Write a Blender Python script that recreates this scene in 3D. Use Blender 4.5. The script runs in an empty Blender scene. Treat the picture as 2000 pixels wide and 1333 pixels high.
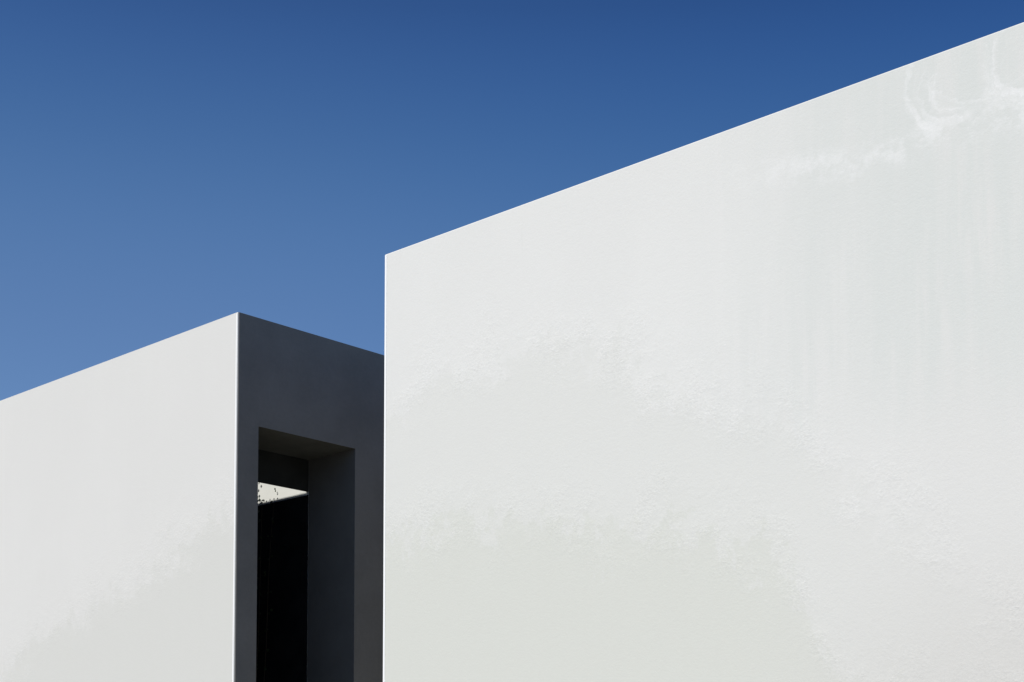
import bpy, bmesh, math, random
from mathutils import Vector, Matrix

scene = bpy.context.scene
COL = scene.collection

# ------------------------------------------------------------------ camera
EYE = 1.6
cam_data = bpy.data.cameras.new('camera')
cam = bpy.data.objects.new('camera', cam_data)
COL.objects.link(cam)
cam.location = (0, 0, EYE)
cam.rotation_euler = (math.radians(90 + 3.3), 0, 0)
cam_data.sensor_width = 36
cam_data.lens = 51.984
cam_data.shift_y = 0.3685          # the photograph is the upper part of a wider frame
cam_data.clip_start = 0.1
cam_data.clip_end = 5000
scene.camera = cam

# ------------------------------------------------------------------ directions
ROT_SMALL = math.radians(-42.9553)     # facade direction of the left building
ROT_LARGE = math.radians(-42.2028)     # facade direction of the right building
facade = Vector((math.cos(ROT_SMALL), math.sin(ROT_SMALL), 0))
inward = Vector((-facade.y, facade.x, 0))
# towards the sun: in front of the facades, a touch from their far left end
sun_dir = (-facade * 0.135 - inward * 1.0 + Vector((0, 0, 1)) * 1.148).normalized()
SUN_ELEV = math.asin(sun_dir.z)
SUN_AZ = math.atan2(sun_dir.x, sun_dir.y)      # clockwise from +Y

# ------------------------------------------------------------------ world, sun, exposure
world = bpy.data.worlds.new('World')
scene.world = world
world.use_nodes = True
wn = world.node_tree
for n in list(wn.nodes):
    wn.nodes.remove(n)
w_out = wn.nodes.new('ShaderNodeOutputWorld')
w_bg = wn.nodes.new('ShaderNodeBackground')
w_sky = wn.nodes.new('ShaderNodeTexSky')
w_sky.sky_type = 'NISHITA'
w_sky.sun_disc = False
w_sky.sun_elevation = SUN_ELEV
w_sky.sun_rotation = SUN_AZ
w_sky.altitude = 0
w_sky.air_density = 1.0
w_sky.dust_density = 0.2
w_sky.ozone_density = 1.0
w_bg.inputs['Strength'].default_value = 0.07
# deep polarised blue overhead, by direction in the sky (elevation, and distance from the sun's side)
w_co = wn.nodes.new('ShaderNodeTexCoord')
w_sep = wn.nodes.new('ShaderNodeSeparateXYZ')
wn.links.new(w_co.outputs['Generated'], w_sep.inputs[0])
w_ramp = wn.nodes.new('ShaderNodeValToRGB')
w_ramp.color_ramp.interpolation = 'B_SPLINE'
SKY_KNOTS = [(0.0, (.80, 1.05, 1.40)), (0.30, (.81, 1.06, 1.42)), (0.36, (.76, 1.09, 1.46)),
             (0.42, (.56, .94, 1.36)), (0.485, (.37, .70, 1.24)), (0.65, (.20, .36, .58)), (1.0, (.16, .26, .40))]
el = w_ramp.color_ramp.elements
el[0].position, el[0].color = 0.0, (*[v / 2 for v in SKY_KNOTS[0][1]], 1)
el[1].position, el[1].color = 1.0, (*[v / 2 for v in SKY_KNOTS[-1][1]], 1)
for z, c in SKY_KNOTS[1:-1]:
    e = el.new(z)
    e.color = (*[v / 2 for v in c], 1)
wn.links.new(w_sep.outputs[2], w_ramp.inputs[0])
w_clamp = wn.nodes.new('ShaderNodeMath')
w_clamp.operation = 'SMOOTH_MAX'
w_clamp.inputs[1].default_value = -0.13
w_clamp.inputs[2].default_value = 0.15
wn.links.new(w_sep.outputs[0], w_clamp.inputs[0])
w_comb = wn.nodes.new('ShaderNodeCombineXYZ')
for i, k_ in enumerate((-0.95, -0.48, -0.20)):
    p_ = wn.nodes.new('ShaderNodeMath')
    p_.operation = 'POWER'
    p_.inputs[0].default_value = math.exp(k_)
    wn.links.new(w_clamp.outputs[0], p_.inputs[1])
    m_ = wn.nodes.new('ShaderNodeMath')
    m_.operation = 'MULTIPLY'
    m_.inputs[1].default_value = 2.0
    wn.links.new(p_.outputs[0], m_.inputs[0])
    wn.links.new(m_.outputs[0], w_comb.inputs[i])
v1 = wn.nodes.new('ShaderNodeVectorMath'); v1.operation = 'MULTIPLY'
v2 = wn.nodes.new('ShaderNodeVectorMath'); v2.operation = 'MULTIPLY'
wn.links.new(w_sky.outputs[0], v1.inputs[0])
wn.links.new(w_ramp.outputs[0], v1.inputs[1])
wn.links.new(v1.outputs[0], v2.inputs[0])
wn.links.new(w_comb.outputs[0], v2.inputs[1])
wn.links.new(v2.outputs[0], w_bg.inputs[0])
wn.links.new(w_bg.outputs[0], w_out.inputs[0])

sun_data = bpy.data.lights.new('sun', 'SUN')
sun_data.energy = 4.2
sun_data.angle = math.radians(0.5)
sun_data.color = (1.0, 0.95, 0.875)
sun = bpy.data.objects.new('sun', sun_data)
COL.objects.link(sun)
sun.rotation_euler = sun_dir.to_track_quat('Z', 'Y').to_euler()
sun.location = (-6, -6, 12)

scene.view_settings.view_transform = 'Standard'
scene.view_settings.look = 'None'
scene.view_settings.exposure = 0
scene.view_settings.gamma = 1
scene.view_settings.use_curve_mapping = False
scene.cycles.max_bounces = 12
scene.cycles.diffuse_bounces = 6
scene.cycles.use_denoising = True


# ------------------------------------------------------------------ node helpers
class NT:
    def __init__(self, name):
        self.m = bpy.data.materials.new(name)
        self.m.use_nodes = True
        self.t = self.m.node_tree
        for n in list(self.t.nodes):
            self.t.nodes.remove(n)
        self.out = self.t.nodes.new('ShaderNodeOutputMaterial')
        self.b = self.t.nodes.new('ShaderNodeBsdfPrincipled')
        self.t.links.new(self.b.outputs[0], self.out.inputs[0])
        self.b.inputs['Specular IOR Level'].default_value = 0.25
        self.b.inputs['Roughness'].default_value = 0.9

    def _in(self, sock, v):
        if isinstance(v, bpy.types.NodeSocket):
            self.t.links.new(v, sock)
        elif v is not None:
            sock.default_value = v

    def coord(self):
        return self.t.nodes.new('ShaderNodeTexCoord').outputs['Object']

    def sep(self, v):
        n = self.t.nodes.new('ShaderNodeSeparateXYZ')
        self._in(n.inputs[0], v)
        return n.outputs

    def scale(self, v, s, loc=(0, 0, 0)):
        n = self.t.nodes.new('ShaderNodeMapping')
        self._in(n.inputs['Vector'], v)
        n.inputs['Scale'].default_value = s
        n.inputs['Location'].default_value = loc
        return n.outputs[0]

    def noise(self, v, s, detail=4, rough=0.55, dist=0.0):
        n = self.t.nodes.new('ShaderNodeTexNoise')
        self._in(n.inputs['Vector'], v)
        n.inputs['Scale'].default_value = s
        n.inputs['Detail'].default_value = detail
        n.inputs['Roughness'].default_value = rough
        n.inputs['Distortion'].default_value = dist
        return n.outputs[0]

    def op(self, o, a, b=None, c=None, clamp=False):
        n = self.t.nodes.new('ShaderNodeMath')
        n.operation = o
        n.use_clamp = clamp
        self._in(n.inputs[0], a)
        if b is not None: self._in(n.inputs[1], b)
        if c is not None: self._in(n.inputs[2], c)
        return n.outputs[0]

    def step(self, v, lo, hi, a=0.0, b=1.0):
        n = self.t.nodes.new('ShaderNodeMapRange')
        n.interpolation_type = 'SMOOTHSTEP'
        self._in(n.inputs['Value'], v)
        self._in(n.inputs['From Min'], lo)
        self._in(n.inputs['From Max'], hi)
        self._in(n.inputs['To Min'], a)
        self._in(n.inputs['To Max'], b)
        return n.outputs[0]

    def curve(self, x, pts, xr, yr):
        """piecewise curve y(x) through pts, x in range xr, y in range yr"""
        u = self.op('DIVIDE', self.op('SUBTRACT', x, xr[0]), xr[1] - xr[0], clamp=True)
        n = self.t.nodes.new('ShaderNodeFloatCurve')
        c = n.mapping.curves[0]
        P = [((p[0] - xr[0]) / (xr[1] - xr[0]), (p[1] - yr[0]) / (yr[1] - yr[0])) for p in pts]
        c.points[0].location = P[0]
        c.points[1].location = P[-1]
        for q in P[1:-1]:
            c.points.new(*q)
        for q in c.points:
            q.handle_type = 'AUTO_CLAMPED'
        n.mapping.use_clip = False
        n.mapping.update()
        self._in(n.inputs['Value'], u)
        return self.op('ADD', self.op('MULTIPLY', n.outputs[0], yr[1] - yr[0]), yr[0])

    def mix(self, f, a, b):
        n = self.t.nodes.new('ShaderNodeMix')
        n.data_type = 'RGBA'
        self._in(n.inputs['Factor'], f)
        for i, v in ((6, a), (7, b)):
            if isinstance(v, bpy.types.NodeSocket):
                self.t.links.new(v, n.inputs[i])
            else:
                n.inputs[i].default_value = (*v, 1)
        return n.outputs[2]

    def colmul(self, col, f):
        n = self.t.nodes.new('ShaderNodeMix')
        n.data_type = 'RGBA'
        n.blend_type = 'MULTIPLY'
        n.inputs['Factor'].default_value = 1
        self._in(n.inputs[6], col)
        c = self.t.nodes.new('ShaderNodeCombineXYZ')
        for i in range(3):
            self._in(c.inputs[i], f)
        self.t.links.new(c.outputs[0], n.inputs[7])
        return n.outputs[2]

    def vec(self, x, y, z):
        n = self.t.nodes.new('ShaderNodeCombineXYZ')
        for i, v in enumerate((x, y, z)):
            self._in(n.inputs[i], v)
        return n.outputs[0]

    def base(self, c):
        if isinstance(c, tuple):
            self.b.inputs['Base Color'].default_value = (*c, 1)
        else:
            self._in(self.b.inputs['Base Color'], c)

    def bump(self, h, strength, dist):
        n = self.t.nodes.new('ShaderNodeBump')
        n.inputs['Strength'].default_value = strength
        n.inputs['Distance'].default_value = dist
        self._in(n.inputs['Height'], h)
        self.t.links.new(n.outputs[0], self.b.inputs['Normal'])


def sm(v, k):
    return tuple(k * x for x in v)


WHITE = (0.735, 0.733, 0.703)
CREAM = (0.704, 0.705, 0.668)
GREEN = (0.659, 0.666, 0.610)
COOL = (0.668, 0.684, 0.652)
OFF = (0.700, 0.693, 0.662)
PATCH = (0.800, 0.800, 0.780)


def plaster(name, zones, basecol):
    """painted render: roller texture, faint patches of a slightly different white"""
    k = NT(name)
    k.b.inputs['Specular IOR Level'].default_value = 0.12
    P = k.coord()
    s = k.sep(P)
    X, Z = s[0], s[2]
    speck = k.noise(P, 58, 2, 0.7)
    speck2 = k.noise(P, 18, 5, 0.78)
    big = k.op('MULTIPLY', k.op('SUBTRACT', k.noise(P, 1.5, 4, 0.6), 0.5), 1.1)
    dabs = k.op('MULTIPLY', k.op('SUBTRACT', k.noise(k.scale(P, (1, 1, 0.7)), 7, 6, 0.75), 0.5), 1.5)
    ragged = k.op('ADD', big, dabs)
    col = k.mix(k.step(k.noise(k.scale(P, (1, 1, .7)), 0.8, 4), 0.35, 0.7), sm(basecol, 0.993), sm(basecol, 1.012))
    edge_sum = None
    for pts, xr, cnew, soft in zones:
        zb = k.curve(X, pts, xr, (2.0, 7.0))
        dz = k.op('SUBTRACT', zb, Z)                                # > 0 below the line
        dr = k.op('ADD', dz, ragged)
        f = k.step(dr, -soft, soft)
        f = k.op('ADD', k.op('MULTIPLY', f, 0.55), k.op('MULTIPLY', k.step(k.op('ADD', dz, big), -0.45, 0.45), 0.45))
        col = k.mix(f, col, cnew)
        db_ = k.op('ADD', dz, k.op('MULTIPLY', big, 0.8))
        e = k.op('MULTIPLY', k.step(db_, -0.60, -0.10), k.step(db_, 0.36, 0.0))
        edge_sum = e if edge_sum is None else k.op('MAXIMUM', edge_sum, e)
    return k, P, X, Z, col, speck, speck2, ragged, edge_sum


def finish(k, P, col, speck, speck2, edge, base_amt=0.010, edge_amt=0.11):
    # fine grain everywhere, stronger flecks where one coat was feathered into the next
    g = k.op('SUBTRACT', speck, 0.5)
    g2 = k.op('SUBTRACT', speck2, 0.5)
    brush = k.op('SUBTRACT', k.noise(k.scale(P, (1.0, 1.0, 0.09)), 9, 3, 0.6), 0.5)
    # the feathering itself comes in separate dabs, not as one even band
    broken = k.op('MULTIPLY', edge, k.step(k.noise(P, 3.2, 4, 0.65), 0.36, 0.66))
    amt = k.op('ADD', k.op('MULTIPLY', broken, edge_amt * 2), base_amt * 2)
    f = k.op('ADD', k.op('MULTIPLY', k.op('ADD', g, k.op('MULTIPLY', g2, 0.7)), amt), 1.0)
    f = k.op('ADD', f, k.op('MULTIPLY', brush, 0.012))
    k.base(k.colmul(col, f))
    h = k.op('ADD', k.op('MULTIPLY', speck2, 0.6), k.op('MULTIPLY', speck, 0.4))
    # trowel dabs stand proud of the surface where coats meet
    dab = k.noise(k.scale(P, (1, 1, 1.2)), 36, 3, 0.65, 0.3)
    h = k.op('ADD', k.op('MULTIPLY', h, 0.21), k.op('MULTIPLY', k.op('MULTIPLY', dab, broken), 0.34))
    k.bump(h, 0.9, 0.010)
    return k.m


# --- large facade
k, P, X, Z, col, sp, sp2, rag, edge = plaster('large_facade_plaster', [
    ([(0, 4.75), (1.1, 4.90), (2.1, 4.75), (2.8, 4.35), (3.57, 3.95), (4.1, 3.5), (4.6, 3.2), (4.95, 2.75), (5.5, 2.4), (9, 2.2)],
     (0, 9), CREAM, 0.08),
    ([(0, 3.72), (1.3, 3.60), (2.55, 3.45), (3.3, 3.25), (3.7, 3.0), (3.95, 2.5), (4.4, 2.1), (9, 2.05)],
     (0, 9), GREEN, 0.06)], WHITE)
# the near end is a little greyer all over, most at the foot
col = k.mix(k.op('MULTIPLY', k.step(X, 3.2, 5.2), k.step(Z, 3.6, 2.2, 0.6, 1.0)), col, k.mix(k.step(Z, 2.2, 3.4), (0.650, 0.640, 0.605), OFF))
# cooler, rain-streaked zone below the coping
streak = k.noise(k.scale(P, (1, 1, 0.07)), 11, 5, 0.7)
where = k.step(k.noise(k.scale(P, (1, 1, 0.5)), 1.7, 4, 0.6), 0.38, 0.62, 0.25, 1.0)
wide = k.noise(k.scale(P, (1, 1, 0.12)), 3.2, 3, 0.5)
cool = k.op('MULTIPLY', k.step(k.op('ADD', X, k.op('MULTIPLY', wide, 1.6)), 3.4, 5.6),
            k.step(k.op('ADD', Z, k.op('MULTIPLY', wide, 0.9)), 4.0, 4.9))
col = k.mix(k.op('MULTIPLY', cool, k.step(streak, 0.36, 0.60, k.op('SUBTRACT', 1.0, k.op('MULTIPLY', where, 0.75)), 1.0)), col, COOL)
# band of lighter filler and broad brush sweeps near the top right
zb = k.curve(X, [(3.2, 5.70), (3.75, 5.62), (4.2, 5.52), (4.65, 5.52), (5.12, 5.48), (5.6, 5.44)], (3.2, 5.6), (5, 6))
db = k.op('ABSOLUTE', k.op('ADD', k.op('SUBTRACT', Z, zb), k.op('MULTIPLY', rag, 0.16)))
band = k.op('MULTIPLY', k.step(db, 0.16, 0.02), k.step(k.noise(P, 6.5, 6, 0.76), 0.42, 0.62))
band = k.op('MULTIPLY', band, k.step(X, 3.1, 3.9, 0.0, 0.6))
col = k.mix(band, col, PATCH)
# hairline mark under the coping
hx = k.op('ABSOLUTE', k.op('ADD', k.op('SUBTRACT', X, 1.48), k.op('MULTIPLY', k.op('SUBTRACT', k.noise(P, 3, 2), 0.5), 0.04)))
hair = k.op('MULTIPLY', k.step(hx, 0.006, 0.0), k.op('MULTIPLY', k.step(Z, 5.60, 5.68), k.step(Z, 5.92, 5.80)))
col = k.mix(k.op('MULTIPLY', hair, 0.5), col, COOL)


def swirl(cx, cz, r, w, stretch, dirx, dirz):
    dx = k.op('SUBTRACT', X, cx)
    dz = k.op('DIVIDE', k.op('SUBTRACT', Z, cz), stretch)
    wob = k.op('MULTIPLY', k.op('SUBTRACT', k.noise(P, 4, 5, 0.7), 0.5), 0.20)
    rr = k.op('ADD', k.op('SQRT', k.op('ADD', k.op('MULTIPLY', dx, dx), k.op('MULTIPLY', dz, dz))), wob)
    ring = k.step(k.op('ABSOLUTE', k.op('SUBTRACT', rr, r)), w, w * 0.2)
    grooves = k.step(k.noise(k.vec(k.op('MULTIPLY', rr, 26), k.op('MULTIPLY', dx, 1.5), k.op('MULTIPLY', dz, 1.5)), 1.0, 3, 0.6), 0.40, 0.66)
    lean = k.op('ADD', k.op('MULTIPLY', dx, dirx), k.op('MULTIPLY', dz, dirz))
    part = k.step(k.op('ADD', lean, k.op('MULTIPLY', k.op('SUBTRACT', sp2, 0.5), 0.25)), 0.02, 0.14)
    return k.op('MULTIPLY', k.op('MULTIPLY', ring, grooves), part)


sw = k.op('MAXIMUM', swirl(4.86, 5.80, 0.17, 0.075, 1.2, -0.8, -0.6),
          k.op('MAXIMUM', swirl(4.78, 5.84, 0.20, 0.05, 1.3, -0.95, -0.3), swirl(5.30, 5.82, 0.22, 0.08, 1.2, -0.9, -0.4)))
sw = k.op('MAXIMUM', sw, k.op('MULTIPLY', swirl(5.05, 5.95, 0.36, 0.06, 0.8, 0.1, -1.0), 0.5))
col = k.mix(k.op('MULTIPLY', k.op('MULTIPLY', sw, 0.9), k.step(k.noise(P, 9, 5, 0.75), 0.36, 0.60, 0.45, 1.0)), col, PATCH)
M_LARGE = finish(k, P, col, sp, sp2, edge)

# --- small facade (left); its object X runs from -12 to 0
k, P, X, Z, col, sp, sp2, rag, edge = plaster('small_facade_plaster', [
    ([(-12, 2.3), (-5, 2.6), (-4.2, 2.95), (-3.5, 3.26), (-1.9, 3.64), (-1.0, 3.9), (-0.1, 4.2), (0, 4.22)],
     (-12, 0), (0.652, 0.650, 0.610), 0.10)], OFF)
M_SMALL = finish(k, P, col, sp, sp2, edge, 0.010, 0.06)

# --- white for the bright line painted along the lit corners
k = NT('corner_highlight_paint')
P = k.coord()
k.base(k.mix(k.noise(P, 6, 3), (0.96, 0.96, 0.95), (0.92, 0.92, 0.91)))
k.b.inputs['Roughness'].default_value = 0.6
M_HIGHLIGHT = k.m

# --- black for the court, its shade put into the colour
k = NT('court_shade_black')
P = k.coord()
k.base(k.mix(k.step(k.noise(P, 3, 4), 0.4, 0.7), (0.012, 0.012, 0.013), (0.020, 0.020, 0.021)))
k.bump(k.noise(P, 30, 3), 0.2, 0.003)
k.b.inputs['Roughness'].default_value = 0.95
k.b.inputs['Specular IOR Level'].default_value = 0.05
M_SHADE_BLACK = k.m

# --- end wall grey: the shade of a white wall mixed into its colour
k = NT('end_wall_shade_grey')
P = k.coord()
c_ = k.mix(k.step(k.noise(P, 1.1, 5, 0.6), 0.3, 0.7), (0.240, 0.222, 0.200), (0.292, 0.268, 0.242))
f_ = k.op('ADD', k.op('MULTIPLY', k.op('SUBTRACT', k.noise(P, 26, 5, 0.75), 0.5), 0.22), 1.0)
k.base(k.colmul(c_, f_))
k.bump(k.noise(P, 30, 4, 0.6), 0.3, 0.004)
M_END_SHADE = k.m

# --- doorway recess: shade put into the reveal and soffit colours
k = NT('reveal_shade_paint')
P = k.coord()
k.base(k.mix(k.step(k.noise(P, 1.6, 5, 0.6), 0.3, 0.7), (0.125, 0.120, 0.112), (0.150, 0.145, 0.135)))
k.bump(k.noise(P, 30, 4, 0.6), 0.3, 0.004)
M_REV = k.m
k = NT('soffit_shade_paint')
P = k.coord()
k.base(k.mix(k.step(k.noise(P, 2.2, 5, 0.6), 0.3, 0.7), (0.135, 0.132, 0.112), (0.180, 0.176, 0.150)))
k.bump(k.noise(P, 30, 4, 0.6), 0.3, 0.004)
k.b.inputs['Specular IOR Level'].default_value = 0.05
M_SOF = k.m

k = NT('court_wall_lit_white')  # whiter than the facade, so colour lifts the sunlit sliver
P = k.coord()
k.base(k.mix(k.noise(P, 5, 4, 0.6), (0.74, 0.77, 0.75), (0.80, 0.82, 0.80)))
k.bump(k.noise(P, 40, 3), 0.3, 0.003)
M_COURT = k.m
k = NT('lintel_shade_paint')  # shade on the lintel face painted in as near black
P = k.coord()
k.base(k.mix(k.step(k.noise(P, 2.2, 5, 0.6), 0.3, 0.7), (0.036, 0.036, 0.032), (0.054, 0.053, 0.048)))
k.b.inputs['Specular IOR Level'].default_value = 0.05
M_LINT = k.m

# --- leaves and bark of the climber
k = NT('climber_leaf')
P = k.coord()
k.base(k.mix(k.step(k.noise(P, 14, 2), 0.4, 0.6), (0.018, 0.030, 0.012), (0.035, 0.055, 0.020)))
k.b.inputs['Roughness'].default_value = 0.6
M_LEAF = k.m
k = NT('climber_bark')
P = k.coord()
k.base(k.mix(k.noise(P, 40, 3), (0.05, 0.036, 0.025), (0.09, 0.07, 0.05)))
M_BARK = k.m

# --- roofing felt
k = NT('roofing_gravel')
P = k.coord()
k.base(k.mix(k.noise(P, 22, 4, 0.7), (0.10, 0.10, 0.098), (0.26, 0.255, 0.25)))
k.bump(k.noise(P, 60, 2), 0.5, 0.01)
M_ROOF = k.m

# --- ground
k = NT('pale_paving')
P = k.coord()
g = k.mix(k.noise(P, 90, 3, 0.7), (0.130, 0.126, 0.115), (0.215, 0.205, 0.185))
g = k.mix(k.step(k.noise(P, 0.35, 4), 0.45, 0.7, 0, 0.5), g, (0.19, 0.18, 0.16))
k.base(g)
k.bump(k.noise(P, 140, 2), 0.5, 0.004)
M_GROUND = k.m


# ------------------------------------------------------------------ geometry helpers
def link(name, me, mat, parent=None):
    o = bpy.data.objects.new(name, me)
    me.materials.append(mat)
    COL.objects.link(o)
    if parent: o.parent = parent
    return o


def solid(name, xs, ys, zs, occ, mat, parent=None, bevel=0.0):
    """one clean closed mesh from a grid of filled cells"""
    bm = bmesh.new()
    vc = {}

    def V(i, j, l):
        if (i, j, l) not in vc:
            vc[(i, j, l)] = bm.verts.new((xs[i], ys[j], zs[l]))
        return vc[(i, j, l)]
    nx, ny, nz = len(xs) - 1, len(ys) - 1, len(zs) - 1

    def full(i, j, l):
        if not (0 <= i < nx and 0 <= j < ny and 0 <= l < nz): return False
        return occ((xs[i] + xs[i+1]) / 2, (ys[j] + ys[j+1]) / 2, (zs[l] + zs[l+1]) / 2)
    for i in range(nx):
        for j in range(ny):
            for l in range(nz):
                if not full(i, j, l): continue
                q = [((-1,0,0), ((0,0,0),(0,0,1),(0,1,1),(0,1,0))), ((1,0,0), ((1,0,0),(1,1,0),(1,1,1),(1,0,1))),
                     ((0,-1,0), ((0,0,0),(1,0,0),(1,0,1),(0,0,1))), ((0,1,0), ((0,1,0),(0,1,1),(1,1,1),(1,1,0))),
                     ((0,0,-1), ((0,0,0),(0,1,0),(1,1,0),(1,0,0))), ((0,0,1), ((0,0,1),(1,0,1),(1,1,1),(0,1,1)))]
                for (a, b, c), f in q:
                    if not full(i+a, j+b, l+c):
                        bm.faces.new([V(i+p[0], j+p[1], l+p[2]) for p in f])
    bmesh.ops.dissolve_limit(bm, angle_limit=0.01, verts=bm.verts, edges=bm.edges)
    bmesh.ops.recalc_face_normals(bm, faces=bm.faces)
    me = bpy.data.meshes.new(name)
    bm.to_mesh(me)
    bm.free()
    o = link(name, me, mat, parent)
    if bevel:
        mo = o.modifiers.new('bevel', 'BEVEL')
        mo.width = bevel
        mo.segments = 3
        mo.limit_method = 'ANGLE'
        mo.angle_limit = math.radians(40)
        mo.harden_normals = True
    return o


def box(name, a, b, mat, parent, bevel=0.0):
    return solid(name, [a[0], b[0]], [a[1], b[1]], [a[2], b[2]], lambda x, y, z: True, mat, parent, bevel)


def building(name, loc, rot, label, cat, group):
    e = bpy.data.objects.new(name, None)
    COL.objects.link(e)
    e.location = loc
    e.rotation_euler = (0, 0, rot)
    e['label'] = label
    e['category'] = cat
    if group: e['group'] = group
    return e


# ------------------------------------------------------------------ ground
me = bpy.data.meshes.new('ground')
bm = bmesh.new()
bmesh.ops.create_grid(bm, x_segments=24, y_segments=24, size=1500)
bm.to_mesh(me)
bm.free()
ground = link('ground', me, M_GROUND)
ground['kind'] = 'structure'

H = 6.0          # parapet height
BV = 0.010

# ------------------------------------------------------------------ small building (left)
YL, YR = 0.237, 1.390        # opening in its end wall
TH = 0.70                    # end wall thickness
ZS = 5.005                   # soffit of the opening
ZB = 4.692                   # underside of the lintel behind the soffit
GT = 0.004                   # thickness of the shade-coloured coat
CX = -3.6                    # end of the narrow light court behind the facade
L0 = (-2.4526, 13.0201, 0)
small = building('white_building', L0, ROT_SMALL,
                 'lower white plastered building with end wall coloured dark as shade and tall doorway, left of the passage', 'building', None)


def occ_small(x, y, z):
    if y < YL - GT: return True                              # facade wall
    if x < -TH and y < YL: return True
    if x > -TH: return not (y < YR + GT and z < ZS + GT)                # end wall with the opening
    if x < -TH and y < YR + 0.25 and y > YR: return True                 # wall behind the court
    if CX - 0.25 < x < CX and y < YR: return True
    return x < -11.75 or y > 8.75


solid('wall', [-12, -11.75, CX - 0.25, CX, -TH, -GT], [0, YL - GT, YL, YR, YR + GT, YR + 0.25, 8.75, 9], [0, ZS + GT, H], occ_small, M_SMALL, small, 0.006)


# dark coat over the white end wall, carrying its shade as colour
solid('end_wall_shade_coat', [-GT, 0], [0.010, YL, YR, 9], [0, ZS, H],
      lambda x, y, z: not (YL < y < YR and z < ZS), M_END_SHADE, small, 0.0008)

solid('roof', [-11.748, CX - 0.252, -TH - 0.002], [YL + .002, YR - .002, YR + 0.252, 8.748], [5.5, 5.7],
      lambda x, y, z: (y > YR + 0.25 or (y < YR and x < CX - 0.25)), M_ROOF, small)
# the doorway: lintel, and black sheets behind it standing for shade
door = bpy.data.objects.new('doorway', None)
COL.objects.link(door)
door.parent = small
solid('reveal_shade_coat', [-TH, -GT - 0.001], [YL - GT, YL, YR, YR + GT], [0, ZS],
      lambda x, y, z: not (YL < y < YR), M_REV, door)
box('soffit_shade_coat', (-TH, YL - GT, ZS), (-GT - 0.001, YR + GT, ZS + GT), M_SOF, door)
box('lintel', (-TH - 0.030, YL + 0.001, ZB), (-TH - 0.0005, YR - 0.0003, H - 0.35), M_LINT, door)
# added black sheets: painted shade on the lower court wall, less bounce elsewhere
box('added_court_dark_sheet', (CX + 0.002, YL + 0.002, 0.0), (-TH - 0.035, YL + 0.018, H - 0.03), M_SHADE_BLACK, door)
box('wall_shade_sheet', (CX + 0.002, YR - 0.012, 0.0), (-TH - 0.0008, YR - 0.001, 4.655), M_SHADE_BLACK, door)
box('court_wall_lit_coat', (CX + 0.002, YR - 0.005, 4.657), (-TH - 0.0305, YR - 0.001, H - 0.012), M_COURT, door)  # brighter strip over the lit part of the court wall only
box('added_end_dark_sheet', (CX + 0.002, YL + 0.02, 0.0), (CX + 0.02, YR - 0.018, H - 0.03), M_SHADE_BLACK, door)
# white strip added as a painted bright line along the lit arris
box('corner_highlight', (-0.028, -0.003, 0.02), (-0.012, 0.004, H - 0.012), M_HIGHLIGHT, small, 0.001)


# ------------------------------------------------------------------ climber in the light court
random.seed(5)
plant = bpy.data.objects.new('climbing_plant', None)
COL.objects.link(plant)
M_L = Matrix.Translation(L0) @ Matrix.Rotation(ROT_SMALL, 4, 'Z')
plant.matrix_world = M_L @ Matrix.Translation((-1.50, YR - 0.03, 0))
plant['label'] = 'dark leafy climber whose tips break the bright sliver inside the tall doorway'
plant['category'] = 'plant'


def tube(bm, pts, r0, r1, n=6):
    rings = []
    for i, p in enumerate(pts):
        t = (Vector(pts[min(i+1, len(pts)-1)]) - Vector(pts[max(i-1, 0)])).normalized()
        a = t.orthogonal().normalized(); b = t.cross(a)
        r = r0 + (r1 - r0) * i / (len(pts) - 1)
        rings.append([bm.verts.new(Vector(p) + (a * math.cos(q) + b * math.sin(q)) * r) for q in [2*math.pi*j/n for j in range(n)]])
    for A, B in zip(rings, rings[1:]):
        for j in range(n):
            bm.faces.new([A[j], A[(j+1) % n], B[(j+1) % n], B[j]])
    bm.faces.new(rings[0][::-1]); bm.faces.new(rings[-1])


def leaf(bm, c, size, az, tilt, roll):
    R = Matrix.Rotation(az, 3, 'Y') @ Matrix.Rotation(tilt, 3, 'X') @ Matrix.Rotation(roll, 3, 'Z')
    prof = [(0, 0), (.30, .10), (.42, .32), (.30, .55), (.36, .68), (.12, .80), (0, 1.0)]
    L_ = [bm.verts.new(Vector(c) + R @ Vector((-x, abs(x) * .25, z)) * size) for x, z in prof]
    R_ = [L_[0]] + [bm.verts.new(Vector(c) + R @ Vector((x, abs(x) * .25, z)) * size) for x, z in prof[1:-1]] + [L_[-1]]
    mid = bm.verts.new(Vector(c) + R @ Vector((0, 0, .5)) * size)
    for S in (L_, R_):
        for a, b in zip(S, S[1:]):
            try: bm.faces.new([a, b, mid])
            except ValueError: pass


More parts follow.
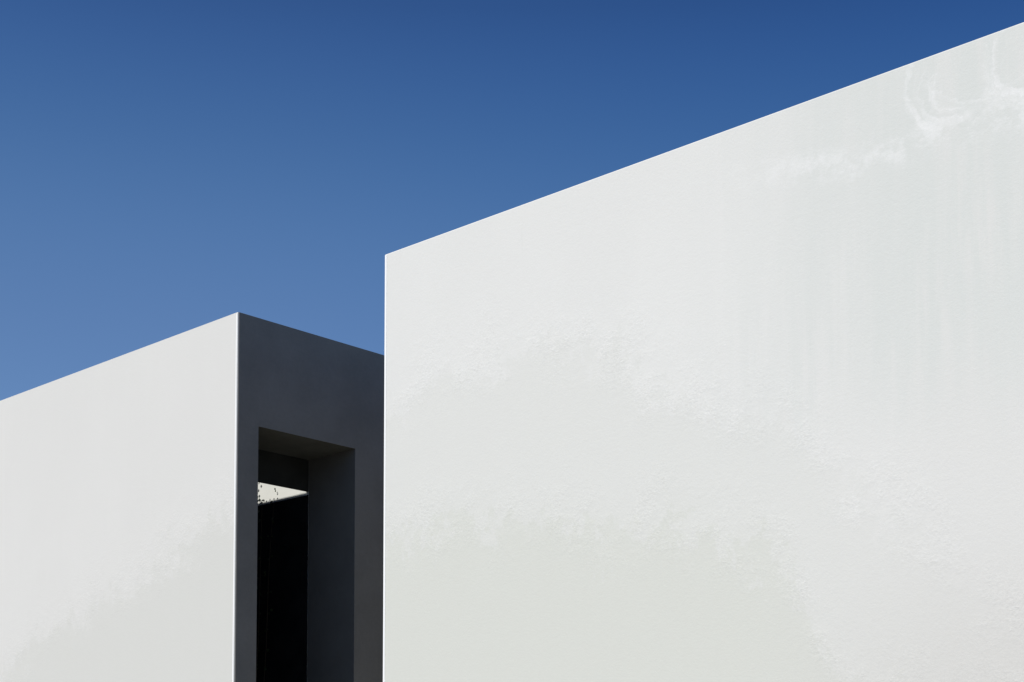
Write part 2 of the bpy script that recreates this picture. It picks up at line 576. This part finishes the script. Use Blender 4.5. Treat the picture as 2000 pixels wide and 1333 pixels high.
bs = bmesh.new()
bl = bmesh.new()
stems = []
for sx, top in ((0.0, 4.78), (0.10, 4.70), (-0.35, 4.75), (-0.8, 4.9), (0.32, 4.69)):
    pts = []
    x = random.uniform(-.2, .0)
    for i in range(26):
        t = i / 25
        pts.append((x * (1 - t) + sx * t + 0.025 * math.sin(9 * t + sx * 7), -0.004 + 0.008 * math.sin(13 * t), top * t))
    tube(bs, pts, 0.007, 0.0015)
    for i in range(8, 26):
        for _ in range(2):
            px_, py_, pz_ = pts[i]
            leaf(bl, (px_ + random.uniform(-.05, .05), py_ + random.uniform(-.006, .004), min(pz_, top) + random.uniform(-.06, .0)),
                 random.uniform(.022, .042), random.uniform(-2.2, 2.2), random.uniform(-.4, .4), random.uniform(-.5, .5))
# the few leaves that reach into the sunlight
for px_, pz_, sz in ((0.030, 4.875, .030), (0.010, 4.77, .032), (0.035, 4.695, .030), (-0.03, 4.70, .035), (0.30, 4.775, .024),
                     (0.305, 4.755, .022), (0.12, 4.68, .028), (0.22, 4.675, .024), (0.35, 4.672, .020), (0.05, 4.92, .026), (0.0, 4.83, .028), (0.06, 4.69, .030), (0.17, 4.67, .026), (0.02, 4.73, .034), (0.28, 4.68, .022)):
    leaf(bl, (px_, -0.002, pz_), sz, random.uniform(-1, 1), random.uniform(-.3, .3), random.uniform(-.4, .4))
for nm, b_, m_ in (('stem', bs, M_BARK), ('foliage', bl, M_LEAF)):
    me = bpy.data.meshes.new(nm)
    b_.to_mesh(me); b_.free()
    link(nm, me, m_, plant)

# ------------------------------------------------------------------ large building (right)
R0 = (-1.0242, 11.6361, 0)
large = building('white_building', R0, ROT_LARGE,
                 'taller looking near white building, long blotchy sunlit plaster wall filling the right side', 'building', None)


def occ_large(x, y, z):
    return x < 0.25 or x > 11.75 or y < 0.25 or y > 8.75


solid('wall', [0, 0.25, 11.75, 12], [0, 0.25, 8.75, 9], [0, H], occ_large, M_LARGE, large, BV)
box('roof', (0.252, 0.252, 5.5), (11.748, 8.748, 5.7), M_ROOF, large)
box('corner_highlight', (0.010, -0.003, 0.02), (0.030, 0.004, H - 0.012), M_HIGHLIGHT, large, 0.001)  # bright edge line as a painted white strip
